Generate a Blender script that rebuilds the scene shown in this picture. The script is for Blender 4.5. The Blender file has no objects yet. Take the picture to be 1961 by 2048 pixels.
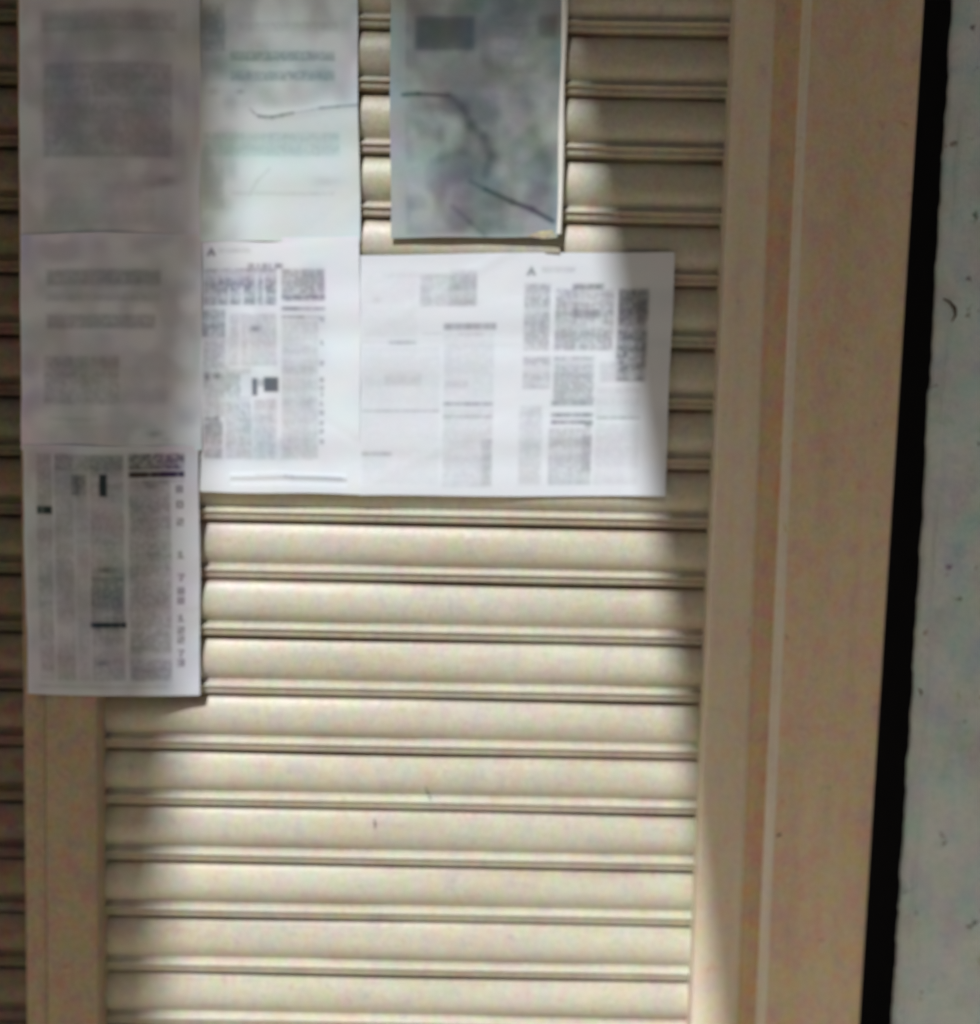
import bpy, math, random
import numpy as np
from mathutils import Vector, Matrix

random.seed(7)
rng = np.random.default_rng(11)
C = bpy.context.scene.collection
S = bpy.context.scene

# ------------------------------------------------------------------ camera
ZO = 1.80                       # ground is z = 0
CAM = Vector((0.0087, -1.5199, -0.4044 + ZO))
YAW, PITCH, ROLL, FOC = -0.0029, -0.1168, 0.0205, 2414.41     # focal length in photo pixels
M3 = (Matrix.Rotation(YAW, 3, 'Z') @ Matrix.Rotation(math.pi / 2 + PITCH, 3, 'X') @ Matrix.Rotation(ROLL, 3, 'Z'))
cd = bpy.data.cameras.new('camera')
cam = bpy.data.objects.new('camera', cd); C.objects.link(cam)
cam.matrix_world = Matrix.Translation(CAM) @ M3.to_4x4()
cd.sensor_fit = 'VERTICAL'; cd.sensor_height = 24.0; cd.lens = 24.0 * FOC / 2048.0
cd.clip_start = 0.02; cd.clip_end = 500
cd.dof.use_dof = True; cd.dof.focus_distance = 1.17; cd.dof.aperture_fstop = 1.4
S.camera = cam

# ------------------------------------------------------------------ light
SUN_EL, SUN_AZ = math.radians(50), math.radians(20)   # azimuth: to the left of the wall's normal
sdir = Vector((-math.sin(SUN_AZ) * math.cos(SUN_EL), -math.cos(SUN_AZ) * math.cos(SUN_EL), math.sin(SUN_EL)))
w = bpy.data.worlds.new('World'); S.world = w; w.use_nodes = True
nt = w.node_tree; nt.nodes.clear()
sky = nt.nodes.new('ShaderNodeTexSky'); sky.sky_type = 'NISHITA'; sky.sun_disc = False
sky.sun_elevation = SUN_EL; sky.sun_rotation = math.pi + SUN_AZ
sky.air_density = 1.0; sky.dust_density = 6.0; sky.ozone_density = 0.3
bg = nt.nodes.new('ShaderNodeBackground'); bg.inputs['Strength'].default_value = 0.05
wo = nt.nodes.new('ShaderNodeOutputWorld')
nt.links.new(sky.outputs[0], bg.inputs[0]); nt.links.new(bg.outputs[0], wo.inputs[0])
ld = bpy.data.lights.new('sun', 'SUN'); ld.energy = 4.4; ld.angle = math.radians(0.95); ld.color = (1.0, 0.98, 0.95)
sun = bpy.data.objects.new('sun', ld); C.objects.link(sun)
sun.rotation_euler = sdir.to_track_quat('Z', 'Y').to_euler(); sun.location = (-2, -6, 8)
S.view_settings.view_transform = 'Standard'; S.view_settings.look = 'None'
S.view_settings.gamma = 1; S.view_settings.exposure = -0.22

# ------------------------------------------------------------------ helpers
K = 2048.0 / 1960.0             # measuring pixels (1877 x 1960) to photo pixels

def at(x, y, dep=0.0):
    """Point of the plane y = dep behind a measuring pixel of the photograph."""
    v = M3 @ Vector(((x * K - 980.5) / FOC, -(y * K - 1024.0) / FOC, -1.0))
    t = (dep - CAM.y) / v.y
    return CAM + v * t

def tag(o, label=None, cat=None, group=None, kind=None):
    for k, v in (('label', label), ('category', cat), ('group', group), ('kind', kind)):
        if v: o[k] = v
    return o

def obj(name, verts, faces, mat, parent=None, smooth=False):
    me = bpy.data.meshes.new(name)
    me.from_pydata([tuple(v) for v in verts], [], faces); me.update()
    me.materials.append(mat)
    if smooth: me.polygons.foreach_set('use_smooth', [True] * len(me.polygons))
    o = bpy.data.objects.new(name, me); C.objects.link(o)
    if parent: o.parent = parent; o.matrix_parent_inverse = parent.matrix_world.inverted()
    return o

def empty(name, loc):
    o = bpy.data.objects.new(name, None); C.objects.link(o)
    o.location = loc; o.empty_display_size = 0.1
    bpy.context.view_layer.update()
    return o

def box_vf(x0, x1, y0, y1, z0, z1):
    v = [(x, y, z) for x in (x0, x1) for y in (y0, y1) for z in (z0, z1)]
    f = [(0, 1, 3, 2), (4, 6, 7, 5), (0, 4, 5, 1), (2, 3, 7, 6), (0, 2, 6, 4), (1, 5, 7, 3)]
    return v, f

# ------------------------------------------------------------------ materials
class N:
    def __init__(s, name):
        s.m = bpy.data.materials.new(name); s.m.use_nodes = True
        s.t = s.m.node_tree; s.t.nodes.clear()
        s.out = s.t.nodes.new('ShaderNodeOutputMaterial')
        s.b = s.t.nodes.new('ShaderNodeBsdfPrincipled')
        s.t.links.new(s.b.outputs[0], s.out.inputs[0])
        s.co = s.t.nodes.new('ShaderNodeTexCoord').outputs['Object']
    def link(s, a, b): s.t.links.new(a, b)
    def coord(s, scale=(1, 1, 1)):
        n = s.t.nodes.new('ShaderNodeMapping'); n.inputs['Scale'].default_value = scale
        s.link(s.co, n.inputs[0]); return n.outputs[0]
    def noise(s, scale, detail=3, rough=.5, stretch=(1, 1, 1), col=False):
        n = s.t.nodes.new('ShaderNodeTexNoise'); n.inputs['Scale'].default_value = scale
        n.inputs['Detail'].default_value = detail; n.inputs['Roughness'].default_value = rough
        s.link(s.coord(stretch), n.inputs['Vector']); return n.outputs[1 if col else 0]
    def ramp(s, f, stops):
        n = s.t.nodes.new('ShaderNodeValToRGB'); e = n.color_ramp.elements
        while len(e) < len(stops): e.new(.5)
        for q, (p, c) in zip(e, stops):
            q.position = p; q.color = (c, c, c, 1) if not hasattr(c, '__len__') else (*c, 1)
        s.link(f, n.inputs[0]); return n.outputs[0]
    def mix(s, f, a, b, mode='MIX'):
        n = s.t.nodes.new('ShaderNodeMix'); n.data_type = 'RGBA'; n.blend_type = mode
        for i, v in ((0, f), (6, a), (7, b)):
            if hasattr(v, 'node'): s.link(v, n.inputs[i])
            else: n.inputs[i].default_value = v if i == 0 else (*v, 1)
        return n.outputs[2]
    def bump(s, f, d, st=.5):
        n = s.t.nodes.new('ShaderNodeBump'); n.inputs['Distance'].default_value = d
        n.inputs['Strength'].default_value = st; s.link(f, n.inputs['Height'])
        s.link(n.outputs[0], s.b.inputs['Normal'])
    def done(s, col, rough=.6, metal=0, spec=.3):
        if hasattr(col, 'node'): s.link(col, s.b.inputs['Base Color'])
        else: s.b.inputs['Base Color'].default_value = (*col, 1)
        s.b.inputs['Roughness'].default_value = rough; s.b.inputs['Metallic'].default_value = metal
        s.b.inputs['Specular IOR Level'].default_value = spec
        return s.m

def mottle(n, col, amt=.42, sc=48):
    """random tone with a faint drift of hue: pinkish, greenish and ochre patches"""
    c = n.noise(sc, 1.5, .5, (1, 1, .8), col=True)
    sat = n.t.nodes.new('ShaderNodeHueSaturation'); sat.inputs['Saturation'].default_value = 2.1
    n.link(c, sat.inputs['Color'])
    a = n.mix(amt, col, sat.outputs[0], 'SOFT_LIGHT')
    g = n.noise(420, 2, .7)
    g2 = n.noise(130, 2, .6)
    a = n.mix(.3, a, n.ramp(g2, [(.3, .3), (.7, .72)]), 'SOFT_LIGHT')
    return n.mix(.45, a, n.ramp(g, [(.3, .2), (.7, .85)]), 'SOFT_LIGHT')

def paint_mat(name, base, dark, rough=.5, streak=(2, 2, .35), amt=.35, spec=.35, groove_brown=None):
    n = N(name)
    f = n.noise(9, 5, .6, streak)
    c = n.mix(n.ramp(f, [(.42, 0), (.72, .75)]), base, dark)
    f2 = n.noise(60, 4, .65)
    c = n.mix(n.ramp(f2, [(.62, 0), (.75, .35)]), c, tuple(x * .45 for x in dark))
    chip = n.ramp(n.noise(38, 5, .75, (1, 1, .5)), [(.70, 0), (.73, .55)])
    c = n.mix(chip, c, tuple(x * .55 for x in dark))
    if groove_brown:
        a = n.t.nodes.new('ShaderNodeVertexColor'); a.layer_name = 'groove_brown'
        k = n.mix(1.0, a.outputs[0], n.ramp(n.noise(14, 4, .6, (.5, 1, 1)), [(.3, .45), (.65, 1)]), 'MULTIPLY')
        c = n.mix(k, c, groove_brown)
    c = mottle(n, c, amt)
    n.bump(n.noise(150, 3, .6), .0012, .35)
    return n.done(c, rough, 0, spec)

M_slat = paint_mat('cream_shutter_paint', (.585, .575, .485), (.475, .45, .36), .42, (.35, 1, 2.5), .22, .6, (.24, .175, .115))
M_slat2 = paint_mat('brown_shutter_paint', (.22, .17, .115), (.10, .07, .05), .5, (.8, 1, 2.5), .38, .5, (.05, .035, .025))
M_post = paint_mat('beige_post_paint', (.77, .63, .475), (.66, .525, .385), .5, (3, 3, .25), .36)
M_flange = paint_mat('pale_flange_paint', (.79, .71, .58), (.68, .59, .45), .5, (3, 3, .25), .3)
M_postL = paint_mat('brown_post_paint', (.44, .35, .25), (.36, .28, .20), .55, (3, 3, .3), .28)
M_rust = paint_mat('rusty_guide_paint', (.68, .51, .35), (.58, .42, .28), .65, (4, 4, .2), .4)
M_ridge = paint_mat('worn_ridge_paint', (.88, .84, .75), (.72, .64, .50), .45, (5, 5, .3), .3)
M_edge = paint_mat('white_curled_paper', (.85, .87, .84), (.78, .8, .78), .7, (1, 1, 1), .1)
M_void = N('gap_shade').done((.035, .033, .038), .9)  # near-black colour holds the deep shade of the gap
M_mark = N('dark_scratch').done((.09, .07, .05), .8)
M_tear = N('torn_paper_edge').done((.10, .105, .10), .9)

n = N('blue_grey_cement')
c = n.mix(n.ramp(n.noise(7, 6, .65), [(.35, 0), (.68, 1)]), (.56, .70, .76), (.76, .88, .93))
c = n.mix(n.ramp(n.noise(22, 5, .7), [(.55, 0), (.72, .55)]), c, (.42, .57, .57))
c = n.mix(n.ramp(n.noise(45, 4, .6), [(.66, 0), (.72, .8)]), c, (.14, .15, .15))
c = mottle(n, c, .42, 26)
n.bump(n.noise(60, 6, .7), .004, .7)
M_cement = n.done(c, .9)
n = N('blocker_brown'); M_blocker = n.done(n.mix(n.noise(8), (.15, .12, .09), (.19, .15, .11)), .8)
n = N('dusty_ground'); M_ground = n.done(n.mix(n.noise(3, 6, .6), (.20, .165, .125), (.26, .215, .165)), .95)
n = N('cement_plaster'); M_plaster = n.done(n.mix(n.noise(4, 6, .6), (.42, .37, .30), (.5, .45, .38)), .9)

def paper_material(name, rough=.75):
    n = N(name)
    a = n.t.nodes.new('ShaderNodeVertexColor'); a.layer_name = 'print'
    c = n.mix(.22, a.outputs[0], n.noise(30, 2, .5, col=True), 'SOFT_LIGHT')
    g = n.noise(500, 2, .7)
    c = n.mix(.2, c, n.ramp(g, [(.3, .3), (.7, .75)]), 'SOFT_LIGHT')
    n.bump(n.noise(35, 4, .6), .0012, .4)
    return n.done(c, rough, 0, .25)
M_paper = paper_material('printed_paper')

# ------------------------------------------------------------------ setting: ground, walls, added light blockers
v, f = box_vf(-40, 40, -60, 20, -.3, 0)
tag(obj('ground', v, f, M_ground), kind='structure')

v, f = box_vf(-4, 3, -1.9, -.08, .004, .36)
tag(obj('bounce_step', v, f, N('pale_bounce').done((.47, .395, .30), .9)), kind='structure')  # unseen block added to bounce sun up onto the wall

# ------------------------------------------------------------------ shutters
PITCH_M = 0.075
PROF = [(0, 0), (.012, .003), (.03, .0050), (.08, .0074), (.16, .0104), (.26, .0130), (.36, .0144), (.46, .0145),
        (.56, .0128), (.64, .0099), (.70, .0062), (.735, .0044), (.75, .0056), (.765, .0080), (.79, .0124), (.815, .0142),
        (.835, .0132), (.845, .0114), (.86, .0104), (.875, .0104), (.895, .0104), (.92, .0110), (.95, .0104), (.965, .0082), (.98, .0030), (.99, .0006)]
# bottoms of the visible interlocks, measured at the right-hand end; slats above and below go on at the same pitch
gy = [79, 202.5, 326, 452.7, 575.5, 701, 823, 943, 1061, 1176.5, 1291, 1406, 1517.6, 1628, 1739.6, 1849, 1960]
gz = [at(1395 - 4.1 * k * 1.0, y / K, 0).z for k, y in enumerate(gy)]
kk = np.arange(17); pf = np.polyfit(kk, gz, 3)
def groove_z(k):
    if 0 <= k <= 16: return float(.35 * np.polyval(pf, k) + .65 * gz[int(k)])
    return float(gz[0] - k * PITCH_M) if k < 0 else float(gz[16] - (k - 16) * PITCH_M)

def shutter(name, x0, x1, k0, k1, yb, mat, wob=.0012, nx=60):
    xs = np.linspace(x0, x1, nx); verts = []; rows = []
    for k in range(k0, k1):
        za, zb = groove_z(k), groove_z(k + 1)
        if zb < .02: break
        ph = random.uniform(0, 6); am = random.uniform(.3, 1.3) * wob; dd = random.uniform(-.0008, .0008)
        for s, d in PROF:
            rows.append((za + (zb - za) * s, d, ph, am, dd, s))
    for (z, d, ph, am, dd, s) in rows:
        for x in xs:
            verts.append((x, yb - d * (1 + .06 * math.sin(x * 9 + ph)) - dd - am * math.sin(x * 5.1 + ph) * min(1, d / .008),
                          z + .0007 * math.sin(x * 6 + ph)))
    faces = []
    for i in range(len(rows) - 1):
        for j in range(nx - 1):
            a = i * nx + j
            faces.append((a, a + 1, a + nx + 1, a + nx))
    faces = [q[::-1] for q in faces]
    o = obj(name, verts, faces, mat, smooth=True)
    # brown tint in the interlocks: known points of the slat profile
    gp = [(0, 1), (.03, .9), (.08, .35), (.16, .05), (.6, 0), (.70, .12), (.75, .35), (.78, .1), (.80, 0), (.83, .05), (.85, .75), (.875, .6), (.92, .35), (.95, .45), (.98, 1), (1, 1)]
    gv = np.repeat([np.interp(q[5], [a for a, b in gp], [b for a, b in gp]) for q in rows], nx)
    ca = o.data.color_attributes.new('groove_brown', 'FLOAT_COLOR', 'POINT')
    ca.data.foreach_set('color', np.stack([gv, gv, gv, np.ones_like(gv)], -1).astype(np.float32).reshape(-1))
    return o

xL = at(150, 1500).x; xR = at(1410, 1000).x + .01
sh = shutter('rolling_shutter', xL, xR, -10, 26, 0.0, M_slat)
tag(sh, 'cream slatted rolling shutter with sheets of paper pasted across it', 'shutter')
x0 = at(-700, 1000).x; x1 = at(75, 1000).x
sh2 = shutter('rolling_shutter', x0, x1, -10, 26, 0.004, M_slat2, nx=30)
tag(sh2, 'dark brown shutter seen as a narrow strip left of the papered post', 'shutter')

def stroke(name, pts, wid, dep, mat, parent):
    """a thin flat mark following measured points, 0.6 mm proud of its surface"""
    vs, fs = [], []
    for i, (x, y) in enumerate(pts):
        a = Vector(pts[max(i - 1, 0)]); b = Vector(pts[min(i + 1, len(pts) - 1)])
        t = (b - a).normalized(); q = Vector((-t.y, t.x)) * (wid[i] if hasattr(wid, '__len__') else wid) / 2
        for s in (1, -1):
            p = at(x + s * q.x, y + s * q.y, dep(x, y) if callable(dep) else dep)
            vs.append(p)
        if i: fs.append((2 * i - 2, 2 * i - 1, 2 * i + 1, 2 * i))
    return obj(name, vs, fs, mat, parent)
stroke('scratch', [(815, 1506), (818, 1515), (821, 1524)], [1.5, 3, 2], -.0158, M_mark, sh)
stroke('scratch', [(717, 1568), (718, 1584)], [2, 1.5], -.0158, M_mark, sh)

# ------------------------------------------------------------------ posts
def prism_post(name, stations, mat, parent, yback, zt=3.1, wobble=0):
    """stations: list of (x at y=0, x at y=1960, depth); a folded sheet standing floor to lintel, closed at the back"""
    cols = []
    for xa, xb, d in stations:
        p, q = at(xa, 0, d), at(xb, 1960, d)
        sl = (p.x - q.x) / (p.z - q.z)
        cols.append((q.x - sl * q.z, sl, d))
    cols = [(cols[0][0], cols[0][1], yback)] + cols + [(cols[-1][0], cols[-1][1], yback)]
    nz = 40; vs, fs = [], []
    for i in range(nz + 1):
        z = zt * i / nz
        for c0, sl, d in cols:
            vs.append((c0 + sl * z, d + wobble * math.sin(z * 3.1 + c0 * 9), z))
    m = len(cols)
    for i in range(nz):
        for j in range(m):
            a = i * m + j; b = i * m + (j + 1) % m
            fs.append((a, b, b + m, a + m))
    fs.append(tuple(range(m))[::-1]); fs.append(tuple(nz * m + j for j in range(m)))
    return obj(name, vs, fs, mat, parent)

FR = -.045            # front plane of the posts
lp = empty('shutter_post', (at(115, 1700).x, FR, 0))
tag(lp, 'narrow brown metal post between the two shutters, below the lowest notice', 'post')
prism_post('side_flange', [(33, 52, FR + .008), (36, 55, FR + .004), (78, 90, FR + .004)], M_postL, lp, .03, wobble=.0004)
prism_post('face_plate', [(79, 91, FR), (82, 94, FR - .002), (176, 187, FR - .002), (179, 190, FR + .002)], M_postL, lp, .03, wobble=.0004)

rp = empty('door_post', (at(1500, 1700).x, FR, 0))
tag(rp, 'wide beige metal door post with a rust brown guide strip, right of the cream shutter', 'post')
prism_post('inner_flange', [(1409, 1323, FR + .003), (1412, 1327, FR), (1480, 1406, FR), (1485, 1412, FR + .0035)], M_flange, rp, .03)
prism_post('guide_slot', [(1485, 1412, FR + .0037), (1495, 1420, FR + .005), (1528, 1438, FR + .005), (1536, 1446, FR + .002)], M_rust, rp, .028)
prism_post('raised_edge', [(1536, 1446, FR + .0018), (1541, 1452, FR - .001), (1551, 1463, FR - .001), (1555, 1467, FR)], M_ridge, rp, .029)
prism_post('face_panel', [(1555, 1467, FR + .0002), (1690, 1585, FR + .001), (1706, 1596, FR + .0028), (1726, 1612, FR + .001), (1764, 1640, FR), (1769, 1645, FR + .004)], M_post, rp, .03)

# ------------------------------------------------------------------ cement wall and the gap
wl = empty('cement_wall', (at(1900, 1000).x, -.02, 0))
tag(wl, 'rough blue grey cement wall at the right, past the black gap', 'wall')
p, q = at(1828, 0, -.03), at(1712, 1960, -.03); sl = (p.x - q.x) / (p.z - q.z)
nz, nx = 360, 46
def wall_grid():
    vs, fs = [], []
    prev = 0; chip = 0
    for i in range(nz + 1):
        z = 3.1 * i / nz
        prev = prev * .6 + random.gauss(0, .0006)
        chip = chip * .6 + (random.uniform(.002, .008) if random.random() < .03 else 0)
        xe = q.x + sl * (z - q.z) + prev + .0008 * math.sin(z * 7)
        cols = [(xe + .09, .16), (xe + .03, .0), (xe + .007 + prev * .6, -.014), (xe - .0005, -.0225), (xe + .003 + chip, -.0275)]
        X1 = 2.2
        for j in range(1, nx - 4):
            t = (j / (nx - 5)) ** 2.2
            cols.append((xe + .012 + (X1 - xe) * t, -.03 + .0022 * math.sin(z * 11 + j * .9) * math.sin(j * 1.7 + z * 3) - .001 * random.random()))
        for c in cols: vs.append((c[0], c[1], z))
    m = len(cols)
    for i in range(nz):
        for j in range(m - 1):
            a = i * m + j; fs.append((a, a + 1, a + m + 1, a + m))
    return vs, fs
v, f = wall_grid(); obj('plaster_face', v, f, M_cement, wl, smooth=True)
stroke('stain', [(1806, 572), (1818, 578), (1828, 590), (1829, 604), (1822, 616)], [3, 4, 7, 5, 2], -.0335, M_mark, wl)
stroke('stain', [(1758, 1318), (1764, 1324), (1763, 1332)], [2, 5, 2], -.0335, M_mark, wl)
stroke('scratch', [(1487, 1601), (1496, 1596)], [2.5, 3.5], FR - .0028, M_mark, rp)
stroke('scratch', [(1502, 1003), (1505, 1018)], [1.5, 2.5], FR - .0028, M_rust, rp)
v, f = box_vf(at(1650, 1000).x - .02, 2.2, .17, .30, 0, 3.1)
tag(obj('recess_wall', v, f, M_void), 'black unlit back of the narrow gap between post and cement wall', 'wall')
v, f = box_vf(-3.2, 2.2, -.02, .30, 3.103, 4.4)
tag(obj('lintel_wall', v, f, M_plaster), 'plastered wall above the shutters', 'wall')

v, f = box_vf(-5, 4, -.62, -.021, 2.75, 2.80)
tag(obj('overhead_blocker', v, f, M_blocker), 'flat brown slab added out of view to darken the upper shop front', 'overhead_blocker')  # unseen slab added to dim the upper part of the wall
v, f = box_vf(-16, 16, -20, -12, 0, 9)
tag(obj('sky_blocker', v, f, N('dark_blocker').done((.22, .18, .14), .9)), 'plain dark block added out of view to cut off the low sky', 'sky_blocker')  # added out of view to keep low sky off the wall
# unseen light blockers added behind and above the photographer: what frames the patch of sun on the shutter
def to_blocker(p, yy):
    return p + sdir * ((yy - p.y) / sdir.y)

def blocker(name, edge, other, label, th=.004):
    """edge: points of the border that throws the shadow, top to bottom; other: the far border, as many points"""
    vs, fs = [], []; nu = 24; n_ = len(edge)
    for i, (a, b) in enumerate(zip(edge, other)):
        for j in range(nu + 1):
            t = j / nu
            vs.append(Vector(a).lerp(Vector(b), t) + Vector((0, .02 * math.sin(t * 21 + i * .3) * min(1, t * 4), 0)))
    for i in range(n_ - 1):
        for j in range(nu):
            k = i * (nu + 1) + j; fs.append((k, k + 1, k + nu + 2, k + nu + 1))
    o = obj(name, vs, fs, M_blocker, smooth=True)
    m_ = o.modifiers.new('thick', 'SOLIDIFY'); m_.thickness = th
    return tag(o, label, 'light_blocker')

def shadow_edge(pts, dep, yy):
    ys = np.linspace(-560, 2200, 36)
    xs = np.interp(ys, [p[1] for p in pts], [p[0] for p in pts]); xs = np.convolve(np.pad(xs, 2, mode='edge'), np.ones(5) / 5, 'valid')
    return [to_blocker(at(x, y, dep), yy) for x, y in zip(xs, ys)]

e = shadow_edge([(972, -560), (1090, 70), (1130, 300), (1176, 550), (1228, 850), (1258, 1000), (1290, 1300), (1318, 1500), (1372, 1960), (1400, 2200)], -.012, -1.85)
blocker('light_blocker', e, [p + Vector((1.2, 0, 0)) for p in e], 'brown sheet added unseen behind the camera to shade the right post')
e = shadow_edge([(530, -560), (450, 0), (420, 500), (372, 1000), (342, 1350), (310, 1700), (290, 2200)], -.02, -2.8)
blocker('light_blocker', e, [p + Vector((-2.3, 0, 0)) for p in e], 'brown sheet added unseen behind the camera to shade the left papers')
z0 = to_blocker(at(800, 135, -.01), -8.0).z
blocker('light_blocker', [(x, -8.0, z0) for x in np.linspace(-6, 4, 12)], [(x, -.75, 3.4) for x in np.linspace(-6, 4, 12)],
      'large sheet added unseen overhead to shade the top and block high sky')

# ------------------------------------------------------------------ printed sheets
PAPER = np.array((.76, .835, .94)); INK = np.array((.115, .13, .175))

def blur(a, r):
    k = np.exp(-.5 * (np.arange(-3 * int(r + 1), 3 * int(r + 1) + 1) / r) ** 2); k /= k.sum()
    for ax in (0, 1):
        a = np.apply_along_axis(lambda m: np.convolve(np.pad(m, len(k) // 2, mode='edge'), k, 'valid'), ax, a)
    return a

FONT = {'0': '111101101101111', '1': '010110010010111', '2': '111001111100111', '3': '111001111001111', '7': '111001010010010',
        '8': '111101111101111', '9': '111101111001111', '4': '101101111001001', '5': '111100111001111'}

class Sheet:
    """ink coverage on a regular grid in measuring pixels"""
    STEP = 1.4
    def __init__(s, x0, y0, x1, y1, paper=PAPER, ink=INK):
        s.b = (x0, y0, x1, y1); s.w = int((x1 - x0) / s.STEP) + 1; s.h = int((y1 - y0) / s.STEP) + 1
        s.a = np.zeros((s.h, s.w)); s.paper = np.array(paper); s.ink = np.array(ink)
        s.X, s.Y = np.meshgrid(np.linspace(x0, x1, s.w), np.linspace(y0, y1, s.h))
        s.tint = np.zeros((s.h, s.w, 3))
    def soft(s, x0, y0, x1, y1, e=1.5):
        g = lambda t: 1 / (1 + np.exp(-np.clip(t / e * 2, -30, 30)))
        return g(s.X - x0) * g(x1 - s.X) * g(s.Y - y0) * g(y1 - s.Y)
    def put(s, m): s.a = 1 - (1 - s.a) * (1 - np.clip(m, 0, 1))
    def bar(s, x0, x1, y, h, al, e=1.3):
        ph = random.uniform(0, 9)
        wob = 1 if h > 20 else .82 + .18 * np.sin(s.X * .23 + ph) * np.sin(s.X * .11 + ph * 2)
        s.put(np.clip(s.soft(x0, y - h / 2, x1, y + h / 2, e) * al * wob, 0, .98))
    def text(s, x0, y0, x1, y1, al, pitch=4.6, streak=.35):
        m = s.soft(x0, y0, x1, y1, 1.5)
        line = .75 + .25 * np.cos((s.Y - y0) * 2 * np.pi / pitch)
        words = blur(rng.random((s.h, s.w)), 1.4); words = (words - words.mean()) / words.std()
        col = np.repeat(blur(rng.random((1, s.w)).repeat(3, 0), 1.2)[1:2], s.h, 0); col = (col - col.mean()) / col.std()
        par = np.repeat(blur(rng.random((s.h, 1)).repeat(3, 1), 3.0)[:, 1:2], s.w, 1); par = (par - par.mean()) / par.std()
        s.put(m * al * (.22 + .80 * np.clip(line * (1 + .30 * words) * (1 + streak * .22 * col) * (1 + .25 * par) * 1.35, 0, 1.6)))
    def blob(s, x, y, rx, ry, al): s.put(al * np.exp(-((s.X - x) / rx) ** 2 - ((s.Y - y) / ry) ** 2))
    def gap(s, x0, y0, x1, y1, k=.8): s.a *= 1 - k * s.soft(x0, y0, x1, y1, 1)
    def glyph(s, ch, x, y, w_, h_, al):
        g = FONT[ch]
        for i, b in enumerate(g):
            if b == '1':
                cx, cy = x + (i % 3) * w_ / 3, y + (i // 3) * h_ / 5
                s.put(s.soft(cx, cy, cx + w_ / 3, cy + h_ / 5, .8) * al)
    def tri(s, x, y, r, al):
        m = (s.Y < y + r) & (np.abs(s.X - x) < (s.Y - (y - r)) * .55) & ~((np.abs(s.X - x) < r * .25) & (s.Y > y + r * .35))
        s.put(blur(m.astype(float), .9) * al)
    def line(s, pts, wid, al):
        for (xa, ya), (xb, yb) in zip(pts[:-1], pts[1:]):
            d = np.array((xb - xa, yb - ya)); L = max(1e-6, (d ** 2).sum())
            t = np.clip(((s.X - xa) * d[0] + (s.Y - ya) * d[1]) / L, 0, 1)
            r = np.hypot(s.X - xa - t * d[0], s.Y - ya - t * d[1])
            s.put(al * np.exp(-(r / wid) ** 2))
    def fog(s, x0, y0, x1, y1, al, r=14):
        m = blur(rng.random((s.h // 4 + 2, s.w // 4 + 2)), r / 5.6)
        m = (m - m.mean()) / m.std(); m = m.repeat(4, 0).repeat(4, 1)[:s.h, :s.w]; m = blur(m, 2.5)
        s.put(s.soft(x0, y0, x1, y1, 8) * al * np.clip(.5 + .5 * m, 0, 1))
    def drift(s, amt, r=14):
        for k, v in enumerate(((1, -.6, .3), (-.3, .5, .9), (.5, .6, -1))):
            m = blur(rng.random((s.h // 6 + 2, s.w // 6 + 2)), r / 6); m = (m - m.mean()) / m.std()
            s.tint += blur(m.repeat(6, 0).repeat(6, 1)[:s.h, :s.w], 3)[..., None] * np.array(v) * amt
    def build(s, name, corners, depth, label, cat='notice', group=None, wave=.0012, seed=0, mat=None, fold=None, sb=1.1, buckle=1.0):
        """corners: TL TR BR BL in measuring pixels; depth(u, v) in metres"""
        r = random.Random(seed); ph = [r.uniform(0, 6) for _ in range(6)]
        U, V = np.meshgrid(np.linspace(0, 1, s.w), np.linspace(0, 1, s.h))
        tl, tr, br, bl = [at(x, y, depth(a, b)) for (x, y), (a, b) in zip(corners, ((0, 0), (1, 0), (1, 1), (0, 1)))]
        P = (np.array(tl)[None, None] * ((1 - U) * (1 - V))[..., None] + np.array(tr) * (U * (1 - V))[..., None]
             + np.array(br) * (U * V)[..., None] + np.array(bl) * ((1 - U) * V)[..., None])
        D = np.vectorize(depth)(U, V)
        D = D + wave * (np.sin(U * 5 + ph[0] + V * 2) * np.sin(V * 7 + ph[1]) + .5 * np.sin(U * 13 + ph[2]) * np.sin(V * 4 + ph[3])
                        + .25 * np.sin(V * 38 + ph[4] + 2 * U))
        # follows the slats a little, buckles along a few soft diagonal creases, lifts at the lower corners
        D = D + .00055 * np.sin(P[..., 2] * 2 * np.pi / PITCH_M + 1.0)
        for _ in range(5):
            a_, u0, v0 = r.uniform(-1.2, 1.2), r.uniform(0, 1), r.uniform(0, 1)
            q_ = ((U - u0) * math.sin(a_) + (V - v0) * 1.5 * math.cos(a_)); l_ = ((U - u0) * math.cos(a_) - (V - v0) * 1.5 * math.sin(a_))
            D = D - buckle * r.uniform(-.0006, .0008) * np.exp(-(q_ / .03) ** 2) * np.exp(-(l_ / .4) ** 2)
        D = D - buckle * r.uniform(.001, .003) * np.exp(-(((1 - U) / .09) ** 2 + ((1 - V) / .07) ** 2)) - buckle * r.uniform(.0, .002) * np.exp(-((U / .09) ** 2 + ((1 - V) / .07) ** 2))
        if fold is not None: D = D + fold(s.X, s.Y)
        s.a = blur(s.a, sb)
        # slightly uneven hand cut outline
        P[..., 0] += .0006 * np.sin(V * 9 + ph[4]) * (2 * U - 1); P[..., 2] += .0006 * np.sin(U * 8 + ph[5]) * (1 - 2 * V)
        P[..., 1] = D
        nv = s.w * s.h
        me = bpy.data.meshes.new(name)
        idx = np.arange(nv).reshape(s.h, s.w)
        F = np.stack([idx[:-1, :-1], idx[1:, :-1], idx[1:, 1:], idx[:-1, 1:]], -1).reshape(-1, 4)
        me.vertices.add(nv); me.vertices.foreach_set('co', P.reshape(-1).astype(np.float32))
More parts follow.
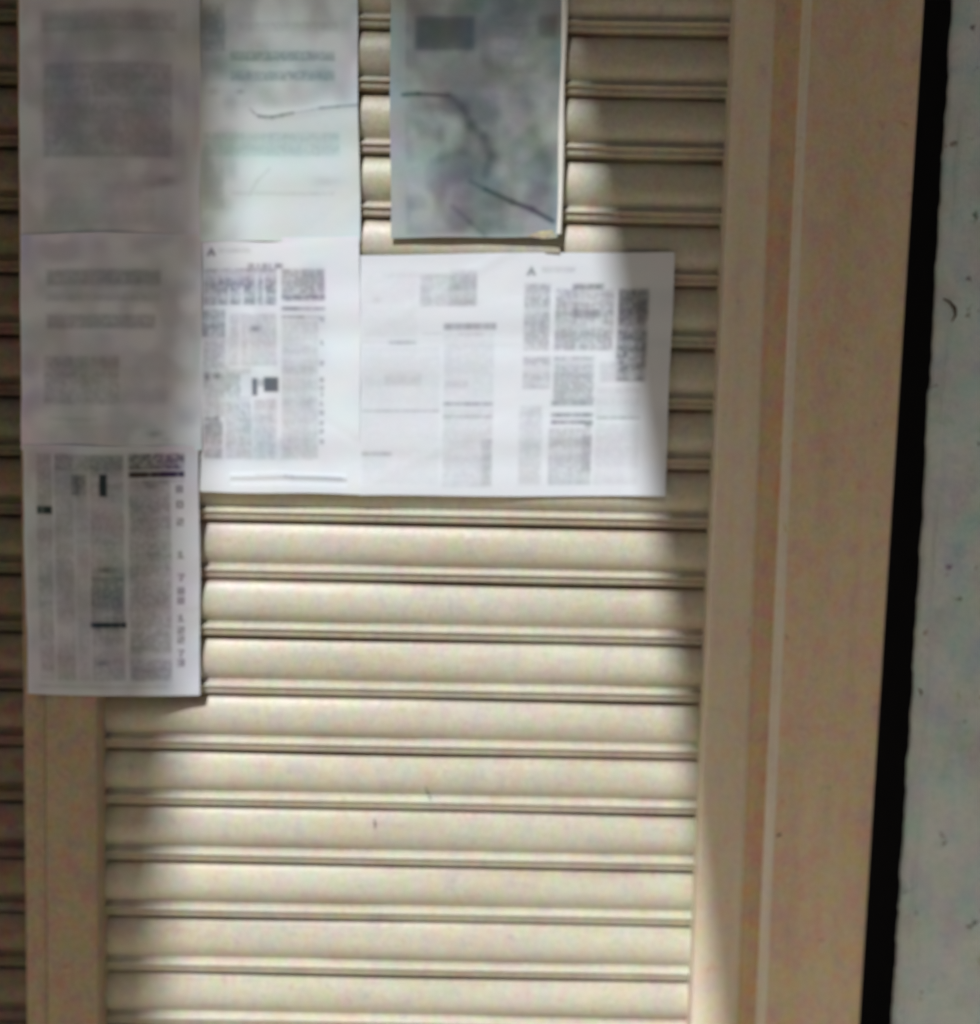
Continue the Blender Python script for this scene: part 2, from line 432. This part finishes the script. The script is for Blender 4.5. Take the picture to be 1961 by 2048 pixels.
        me.loops.add(F.size); me.loops.foreach_set('vertex_index', F.reshape(-1).astype(np.int32))
        me.polygons.add(len(F)); me.polygons.foreach_set('loop_start', np.arange(0, F.size, 4, dtype=np.int32))
        me.polygons.foreach_set('loop_total', np.full(len(F), 4, dtype=np.int32))
        me.update(calc_edges=True); me.validate()
        me.polygons.foreach_set('use_smooth', [True] * len(me.polygons))
        col = s.paper[None, None] * (1 - s.a[..., None]) + s.ink * s.a[..., None] + s.tint
        rgba = np.concatenate([np.clip(col, .01, .95), np.ones((s.h, s.w, 1))], -1).astype(np.float32)
        at_ = me.color_attributes.new('print', 'FLOAT_COLOR', 'POINT'); at_.data.foreach_set('color', rgba.reshape(-1))
        me.materials.append(mat or M_paper)
        o = bpy.data.objects.new(name, me); C.objects.link(o)
        return tag(o, label, cat, group)

GRP = 'printed sheets pasted on the shutter'
ON = -.0188         # sheets lying on the slats
flat = lambda d: (lambda u, v: d)

# --- left column: three sheets over the post
def over_post(lift=0):
    # flat on the post, then easing back towards the slats on the right
    return lambda u, v: FR - .0056 - lift + .0300 * max(0, (u - .42) / .58) ** 1.3

s = Sheet(37, -80, 384, 455, (.76, .82, .95), (.22, .25, .31))
s.drift(.017, 20); s.fog(40, -80, 384, 455, .25); s.fog(80, 20, 355, 300, .4, 20)
s.text(80, 20, 340, 60, .30); s.text(85, 120, 330, 300, .38, 7); s.text(85, 330, 300, 430, .15, 8)
s.blob(322, 345, 20, 10, .6); s.blob(300, 352, 26, 8, .3); s.blob(215, 150, 60, 24, .3); s.blob(200, 230, 50, 30, .3)
s.gap(358, -80, 372, 455, .5)
s.build('notice_sheet', [(36, -80), (384, -80), (384, 455), (39, 455)], over_post(), 'dim grey sheet with blurred dark print at the top of the left column', 'paper sheet', GRP, seed=1, sb=2.0, buckle=.15)
s = Sheet(39, 448, 386, 862, (.76, .82, .95), (.22, .25, .31))
s.drift(.015, 20); s.fog(40, 450, 386, 860, .3); s.text(90, 515, 310, 545, .42, 6); s.text(90, 560, 310, 575, .25, 5); s.text(90, 600, 300, 628, .38, 6)
s.bar(90, 290, 622, 5, .25); s.text(85, 680, 232, 772, .42, 6); s.text(235, 700, 320, 770, .12, 6); s.bar(95, 190, 800, 4, .35); s.bar(130, 175, 803, 5, .25)
s.blob(298, 830, 16, 6, .6); s.blob(318, 843, 12, 5, .4); s.text(95, 810, 300, 850, .12, 6); s.blob(215, 540, 24, 20, .3)
s.build('notice_sheet', [(39, 448), (386, 448), (386, 862), (42, 862)], over_post(.0012), 'dim grey sheet with a faint dark text block, second from top in the left column', 'paper sheet', GRP, seed=2, sb=1.8, buckle=.3)
s = Sheet(42, 852, 384, 1329, (.68, .735, .84), (.03, .03, .05))
for a in [(68, 868, 98, 1300, .22), (104, 868, 142, 1300, .2), (146, 868, 172, 1300, .16), (175, 868, 240, 1300, .24), (250, 915, 330, 1300, .30), (250, 866, 357, 896, .6),
          (104, 868, 240, 900, .25), (175, 1098, 240, 1182, .32), (138, 905, 168, 945, .4)]: s.text(*a)
s.bar(250, 357, 905, 11, 1.3); s.bar(275, 357, 918, 4, .4); s.blob(290, 925, 16, 8, .5); s.bar(68, 98, 974, 15, 1.2)
s.bar(194, 209, 925, 42, 1.0); s.blob(150, 930, 10, 18, .45); s.blob(205, 1085, 22, 8, .6); s.bar(173, 244, 1191, 11, 1.3); s.bar(180, 230, 1201, 4, .4)
s.blob(195, 1265, 12, 7, .45); s.gap(99, 868, 103, 1305, .75); s.gap(243, 862, 248, 1305, .75); s.gap(143, 1050, 146, 1200, .6)
s.bar(66, 320, 1312, 4, .25)
for ch, y in zip('802178812273', [926, 955, 988, 1050, 1094, 1120, 1138, 1172, 1196, 1214, 1240, 1258]): s.glyph(ch, 341, y, 13, 14, .8)
s.fog(50, 860, 330, 1320, .2); s.drift(.010)
B = s.build('notice_sheet', [(44, 852), (381, 854), (384, 1329), (54, 1327)], over_post(.0026), 'greyish sheet with thick black bars hanging lowest, over the brown post', 'paper sheet', GRP, wave=.0010, seed=3, sb=.75)

# --- second column
s = Sheet(378, -60, 690, 462, (.67, .765, .82), (.20, .25, .29))
s.drift(.010, 20); s.fog(380, -60, 690, 200, .4); s.fog(380, 0, 450, 460, .35); s.text(385, 5, 430, 95, .4, 7); s.text(455, 40, 650, 58, .2); s.text(440, 95, 645, 114, .42); s.text(440, 132, 645, 152, .42); s.tint += (s.soft(400, 88, 650, 160, 12) * .9 + s.soft(385, 250, 652, 300, 8) * .8)[..., None] * np.array((-.06, .0, -.02))
s.text(385, 250, 652, 296, .2); s.text(385, 300, 425, 400, .18); s.blob(625, 345, 28, 9, .22); s.blob(458, 172, 9, 5, .55); s.blob(405, 172, 12, 6, .3)
s.line([(515, 320), (490, 345), (475, 372)], 3, .2); s.text(440, 365, 640, 372, .15)
s.line([(477, 205), (484, 212), (494, 219), (508, 222)], 2.2, .55); s.line([(494, 219), (520, 221), (540, 217), (561, 213)], 3.2, .85); s.line([(561, 213), (600, 207), (620, 203)], 1.8, .4); s.line([(615, 204), (650, 201), (690, 198)], 2.6, .8)
def crease(X, Y):
    yc = np.interp(X, [470, 500, 560, 620, 690], [200, 222, 214, 204, 198])
    t = (Y - yc) / 9
    return -.0006 * np.exp(-t ** 2) * np.clip((X - 480) / 30, 0, 1)
Cs = s.build('notice_sheet', [(380, -60), (683, -60), (690, 462), (384, 462)], flat(ON - .0012), 'pale bluish sheet with a dark slanting tear, beside the top of the left column', 'paper sheet', GRP, seed=4, fold=crease, buckle=.3)

s = Sheet(382, 455, 692, 948)
s.tri(402, 481, 9, .95); s.text(415, 476, 480, 484, .22)
for x0, x1 in ((473, 486), (491, 497), (501, 512), (514, 520), (526, 542)): s.bar(x0, x1, 509, 9, .75)
for a in [(389, 514, 530, 584, .50), (540, 514, 624, 562, .42), (540, 562, 624, 576, .5), (540, 612, 610, 880, .20), (386, 592, 432, 645, .5), (388, 645, 440, 705, .3), (440, 600, 530, 700, .22),
          (387, 705, 480, 800, .28), (485, 765, 530, 882, .26), (388, 808, 425, 882, .42), (430, 800, 482, 882, .28), (540, 700, 600, 790, .12), (533, 840, 600, 884, .12)]: s.text(*a, streak=.6)
for x in (436, 462, 489, 503): s.gap(x, 548 if x < 480 else 525, x + 4, 586, .9)
s.gap(431, 590, 438, 700, .7); s.gap(458, 600, 462, 700, .7); s.gap(530, 515, 537, 690, .9); s.gap(460, 715, 482, 760, .8); s.gap(388, 584, 530, 590, .7)
s.bar(540, 624, 568, 6, .45); s.bar(540, 624, 590, 7, .6); s.bar(540, 570, 590, 7, .5); s.bar(540, 585, 606, 5, .75); s.bar(585, 624, 606, 4, .4)
s.blob(488, 629, 12, 6, .7); s.bar(505, 533, 736, 28, 1.2, 1); s.bar(482, 492, 741, 34, .95); s.bar(492, 506, 733, 14, .5)
s.blob(395, 722, 5, 8, .8); s.blob(415, 720, 7, 7, .7); s.bar(388, 418, 804, 6, .75); s.blob(414, 800, 5, 6, .5)
for ch, y in zip('41280719223', [607, 650, 690, 722, 738, 752, 768, 786, 806, 822, 842]): s.glyph(ch, 613, y, 8, 9, .8)
s.fog(385, 500, 630, 890, .12); s.drift(.009)
s.line([(490, 912), (535, 912), (550, 915)], 1.5, .3); s.line([(545, 914), (560, 916), (655, 918)], 2.4, .5)  # shade along the fold drawn into the ink
def fold_d(X, Y):
    yc = np.interp(X, [400, 540, 560, 690], [917, 914, 916, 917]); t = (Y - yc) / 6
    return (-.0009 * np.exp(-t ** 2) + .0007 * np.exp(-((Y - yc - 9) / 7) ** 2)) * (X > 440) * (X < 665)
D = s.build('notice_sheet', [(384, 455), (689, 453), (691, 946), (384, 941)], flat(ON - .0018), 'brightly lit white sheet with a small black box and triangle mark, beside the left column', 'paper sheet', GRP, seed=5, wave=.0009, fold=fold_d, sb=1.25)

# --- double page to the right
s = Sheet(688, 482, 1296, 952)
for a in [(695, 510, 800, 640, .06), (805, 520, 915, 582, .22), (862, 512, 916, 582, .20), (852, 632, 950, 762, .12), (852, 780, 950, 935, .16), (694, 660, 845, 780, .09), (694, 790, 845, 930, .08), (735, 515, 860, 525, .12),
          (735, 705, 808, 735, .12), (855, 725, 900, 740, .15), (930, 840, 950, 930, .2)]: s.text(*a)
s.bar(806, 826, 558, 30, .18, 3); s.blob(890, 575, 30, 6, .25); s.bar(852, 954, 621, 13, .62); s.bar(880, 930, 635, 6, .2); s.bar(745, 798, 651, 8, .42); s.bar(692, 745, 650, 3, .15); s.bar(810, 850, 634, 4, .2)
s.bar(692, 845, 785, 5, .5); s.bar(852, 950, 771, 9, .58); s.bar(852, 950, 796, 6, .35); s.bar(692, 752, 870, 7, .5); s.blob(722, 568, 8, 6, .2)
s.tri(1020, 516, 9, .85)
s.text(1040, 509, 1105, 519, .22)
for a in [(1008, 540, 1058, 668, .36), (1068, 550, 1182, 668, .40), (1100, 540, 1162, 552, .4), (1190, 550, 1249, 728, .58), (1190, 550, 1249, 610, .35), (1008, 680, 1062, 742, .30), (1068, 680, 1150, 765, .36),
          (1158, 690, 1190, 730, .15), (1003, 775, 1048, 930, .18), (1062, 818, 1146, 930, .28), (1152, 740, 1240, 795, .12), (1152, 808, 1240, 930, .12), (1128, 830, 1146, 905, .3)]: s.text(*a, streak=.5)
s.bar(1103, 1156, 597, 18, .5, 2); s.bar(1103, 1156, 546, 6, .45)
s.bar(1065, 1148, 770, 10, .62); s.bar(1065, 1148, 793, 8, .78); s.bar(1065, 1148, 807, 8, .78); s.bar(1132, 1147, 812, 9, .6); s.bar(1155, 1240, 799, 6, .6)
s.gap(1182, 550, 1188, 670, .8); s.gap(1147, 680, 1153, 760, .8); s.gap(1130, 612, 1158, 624, .6)
EF = s.build('notice_sheet', [(689, 488), (1292, 482), (1273, 950), (689, 948)], flat(ON - .001), 'wide white double page with columns of print, crossed by the slanting shadow edge', 'paper sheet', GRP, seed=6, wave=.0010, sb=1.4)

# --- hanging dark picture sheet
s = Sheet(744, -60, 1086, 460, (.33, .36, .36), (.045, .07, .08))
s.fog(760, -60, 1080, 455, .42, 26); s.fog(760, -60, 1080, 455, .25, 9); s.fog(840, 180, 960, 450, .4, 14); s.fog(760, -60, 1080, 170, .3, 20)
s.bar(792, 910, 62, 66, .75, 5); s.bar(1035, 1072, 50, 44, .6, 6); s.gap(744, -60, 774, 455, .6); s.fog(780, 190, 1070, 450, .35, 12); s.drift(.006, 14); s.blob(900, 330, 40, 90, .3); s.text(955, 40, 1040, 140, .12, 8)
s.line([(770, 180), (800, 178), (860, 181)], 4.5, .85)
s.line([(860, 182), (888, 205), (905, 240), (930, 262), (945, 300), (935, 335)], 11, .55); s.line([(868, 185), (895, 215)], 5, .35)
s.line([(935, 365), (990, 390), (1030, 405), (1072, 430)], 5.5, .98); s.line([(905, 350), (935, 365)], 5, .5); s.line([(870, 400), (905, 430), (935, 455)], 6, .4)
s.line([(1030, 250), (1062, 330)], 14, .3); s.line([(900, 0), (935, 120), (1010, 180)], 16, .25); s.line([(830, 310), (890, 290), (930, 320)], 12, .3)
s.blob(830, 205, 50, 12, .25); s.blob(1030, 300, 30, 60, .25)
m = blur(rng.random((s.h // 6 + 2, s.w // 6 + 2)), 3.2); m = (m - m.mean()) / m.std(); m = blur(m.repeat(6, 0).repeat(6, 1)[:s.h, :s.w], 3)
s.tint += m[..., None] * np.array((-.013, .006, .006)) + np.roll(m, 60, 0)[..., None] * np.array((.004, .001, .008))
s.paper = np.array((.37, .43, .45))
def pic_depth(u, v): return ON - .0005 - .002 * max(0, (u - .7) / .3) ** 2 - .002 * max(0, (v - .8) / .2) * u
H = s.build('picture_sheet', [(747, -60), (1083, -60), (1072, 452), (748, 456)], pic_depth, 'dark mottled grey green picture sheet with creases, hanging above the double page', 'picture sheet', seed=7, wave=.0010, buckle=.4)
# its curled white right edge: a narrow roll of paper
vs, fs = [], []; nn = 10; prev = 0
for i in range(61):
    t = i / 60; y = -60 + 508 * t
    x = np.interp(y, [-60, 100, 250, 350, 448], [1081, 1079, 1076, 1073, 1070]) + 1.2 * math.sin(t * 9)
    r_ = .0034 * (1 + .18 * math.sin(t * 12)); dp = pic_depth(1, max(0, t)) - .004
    p = at(x, y, dp)
    for k in range(nn):
        a = math.radians(-200 + 300 * k / (nn - 1)); vs.append((p.x + r_ * math.cos(a), p.y + r_ * math.sin(a), p.z))
    if i:
        for k in range(nn - 1):
            a = (i - 1) * nn + k; fs.append((a, a + 1, a + nn + 1, a + nn))
obj('curled_edge', vs, fs, M_edge, H, smooth=True)
# upturned lower corner of that sheet
c0 = [at(1010, 452, ON - .008), at(1030, 443, ON - .012), at(1058, 440, ON - .016), at(1068, 455, ON - .018), at(1040, 457, ON - .016)]
obj('bent_corner', c0, [(0, 4, 3, 2, 1)], paint_mat('paper_back', (.36, .35, .27), (.3, .29, .22)), H)
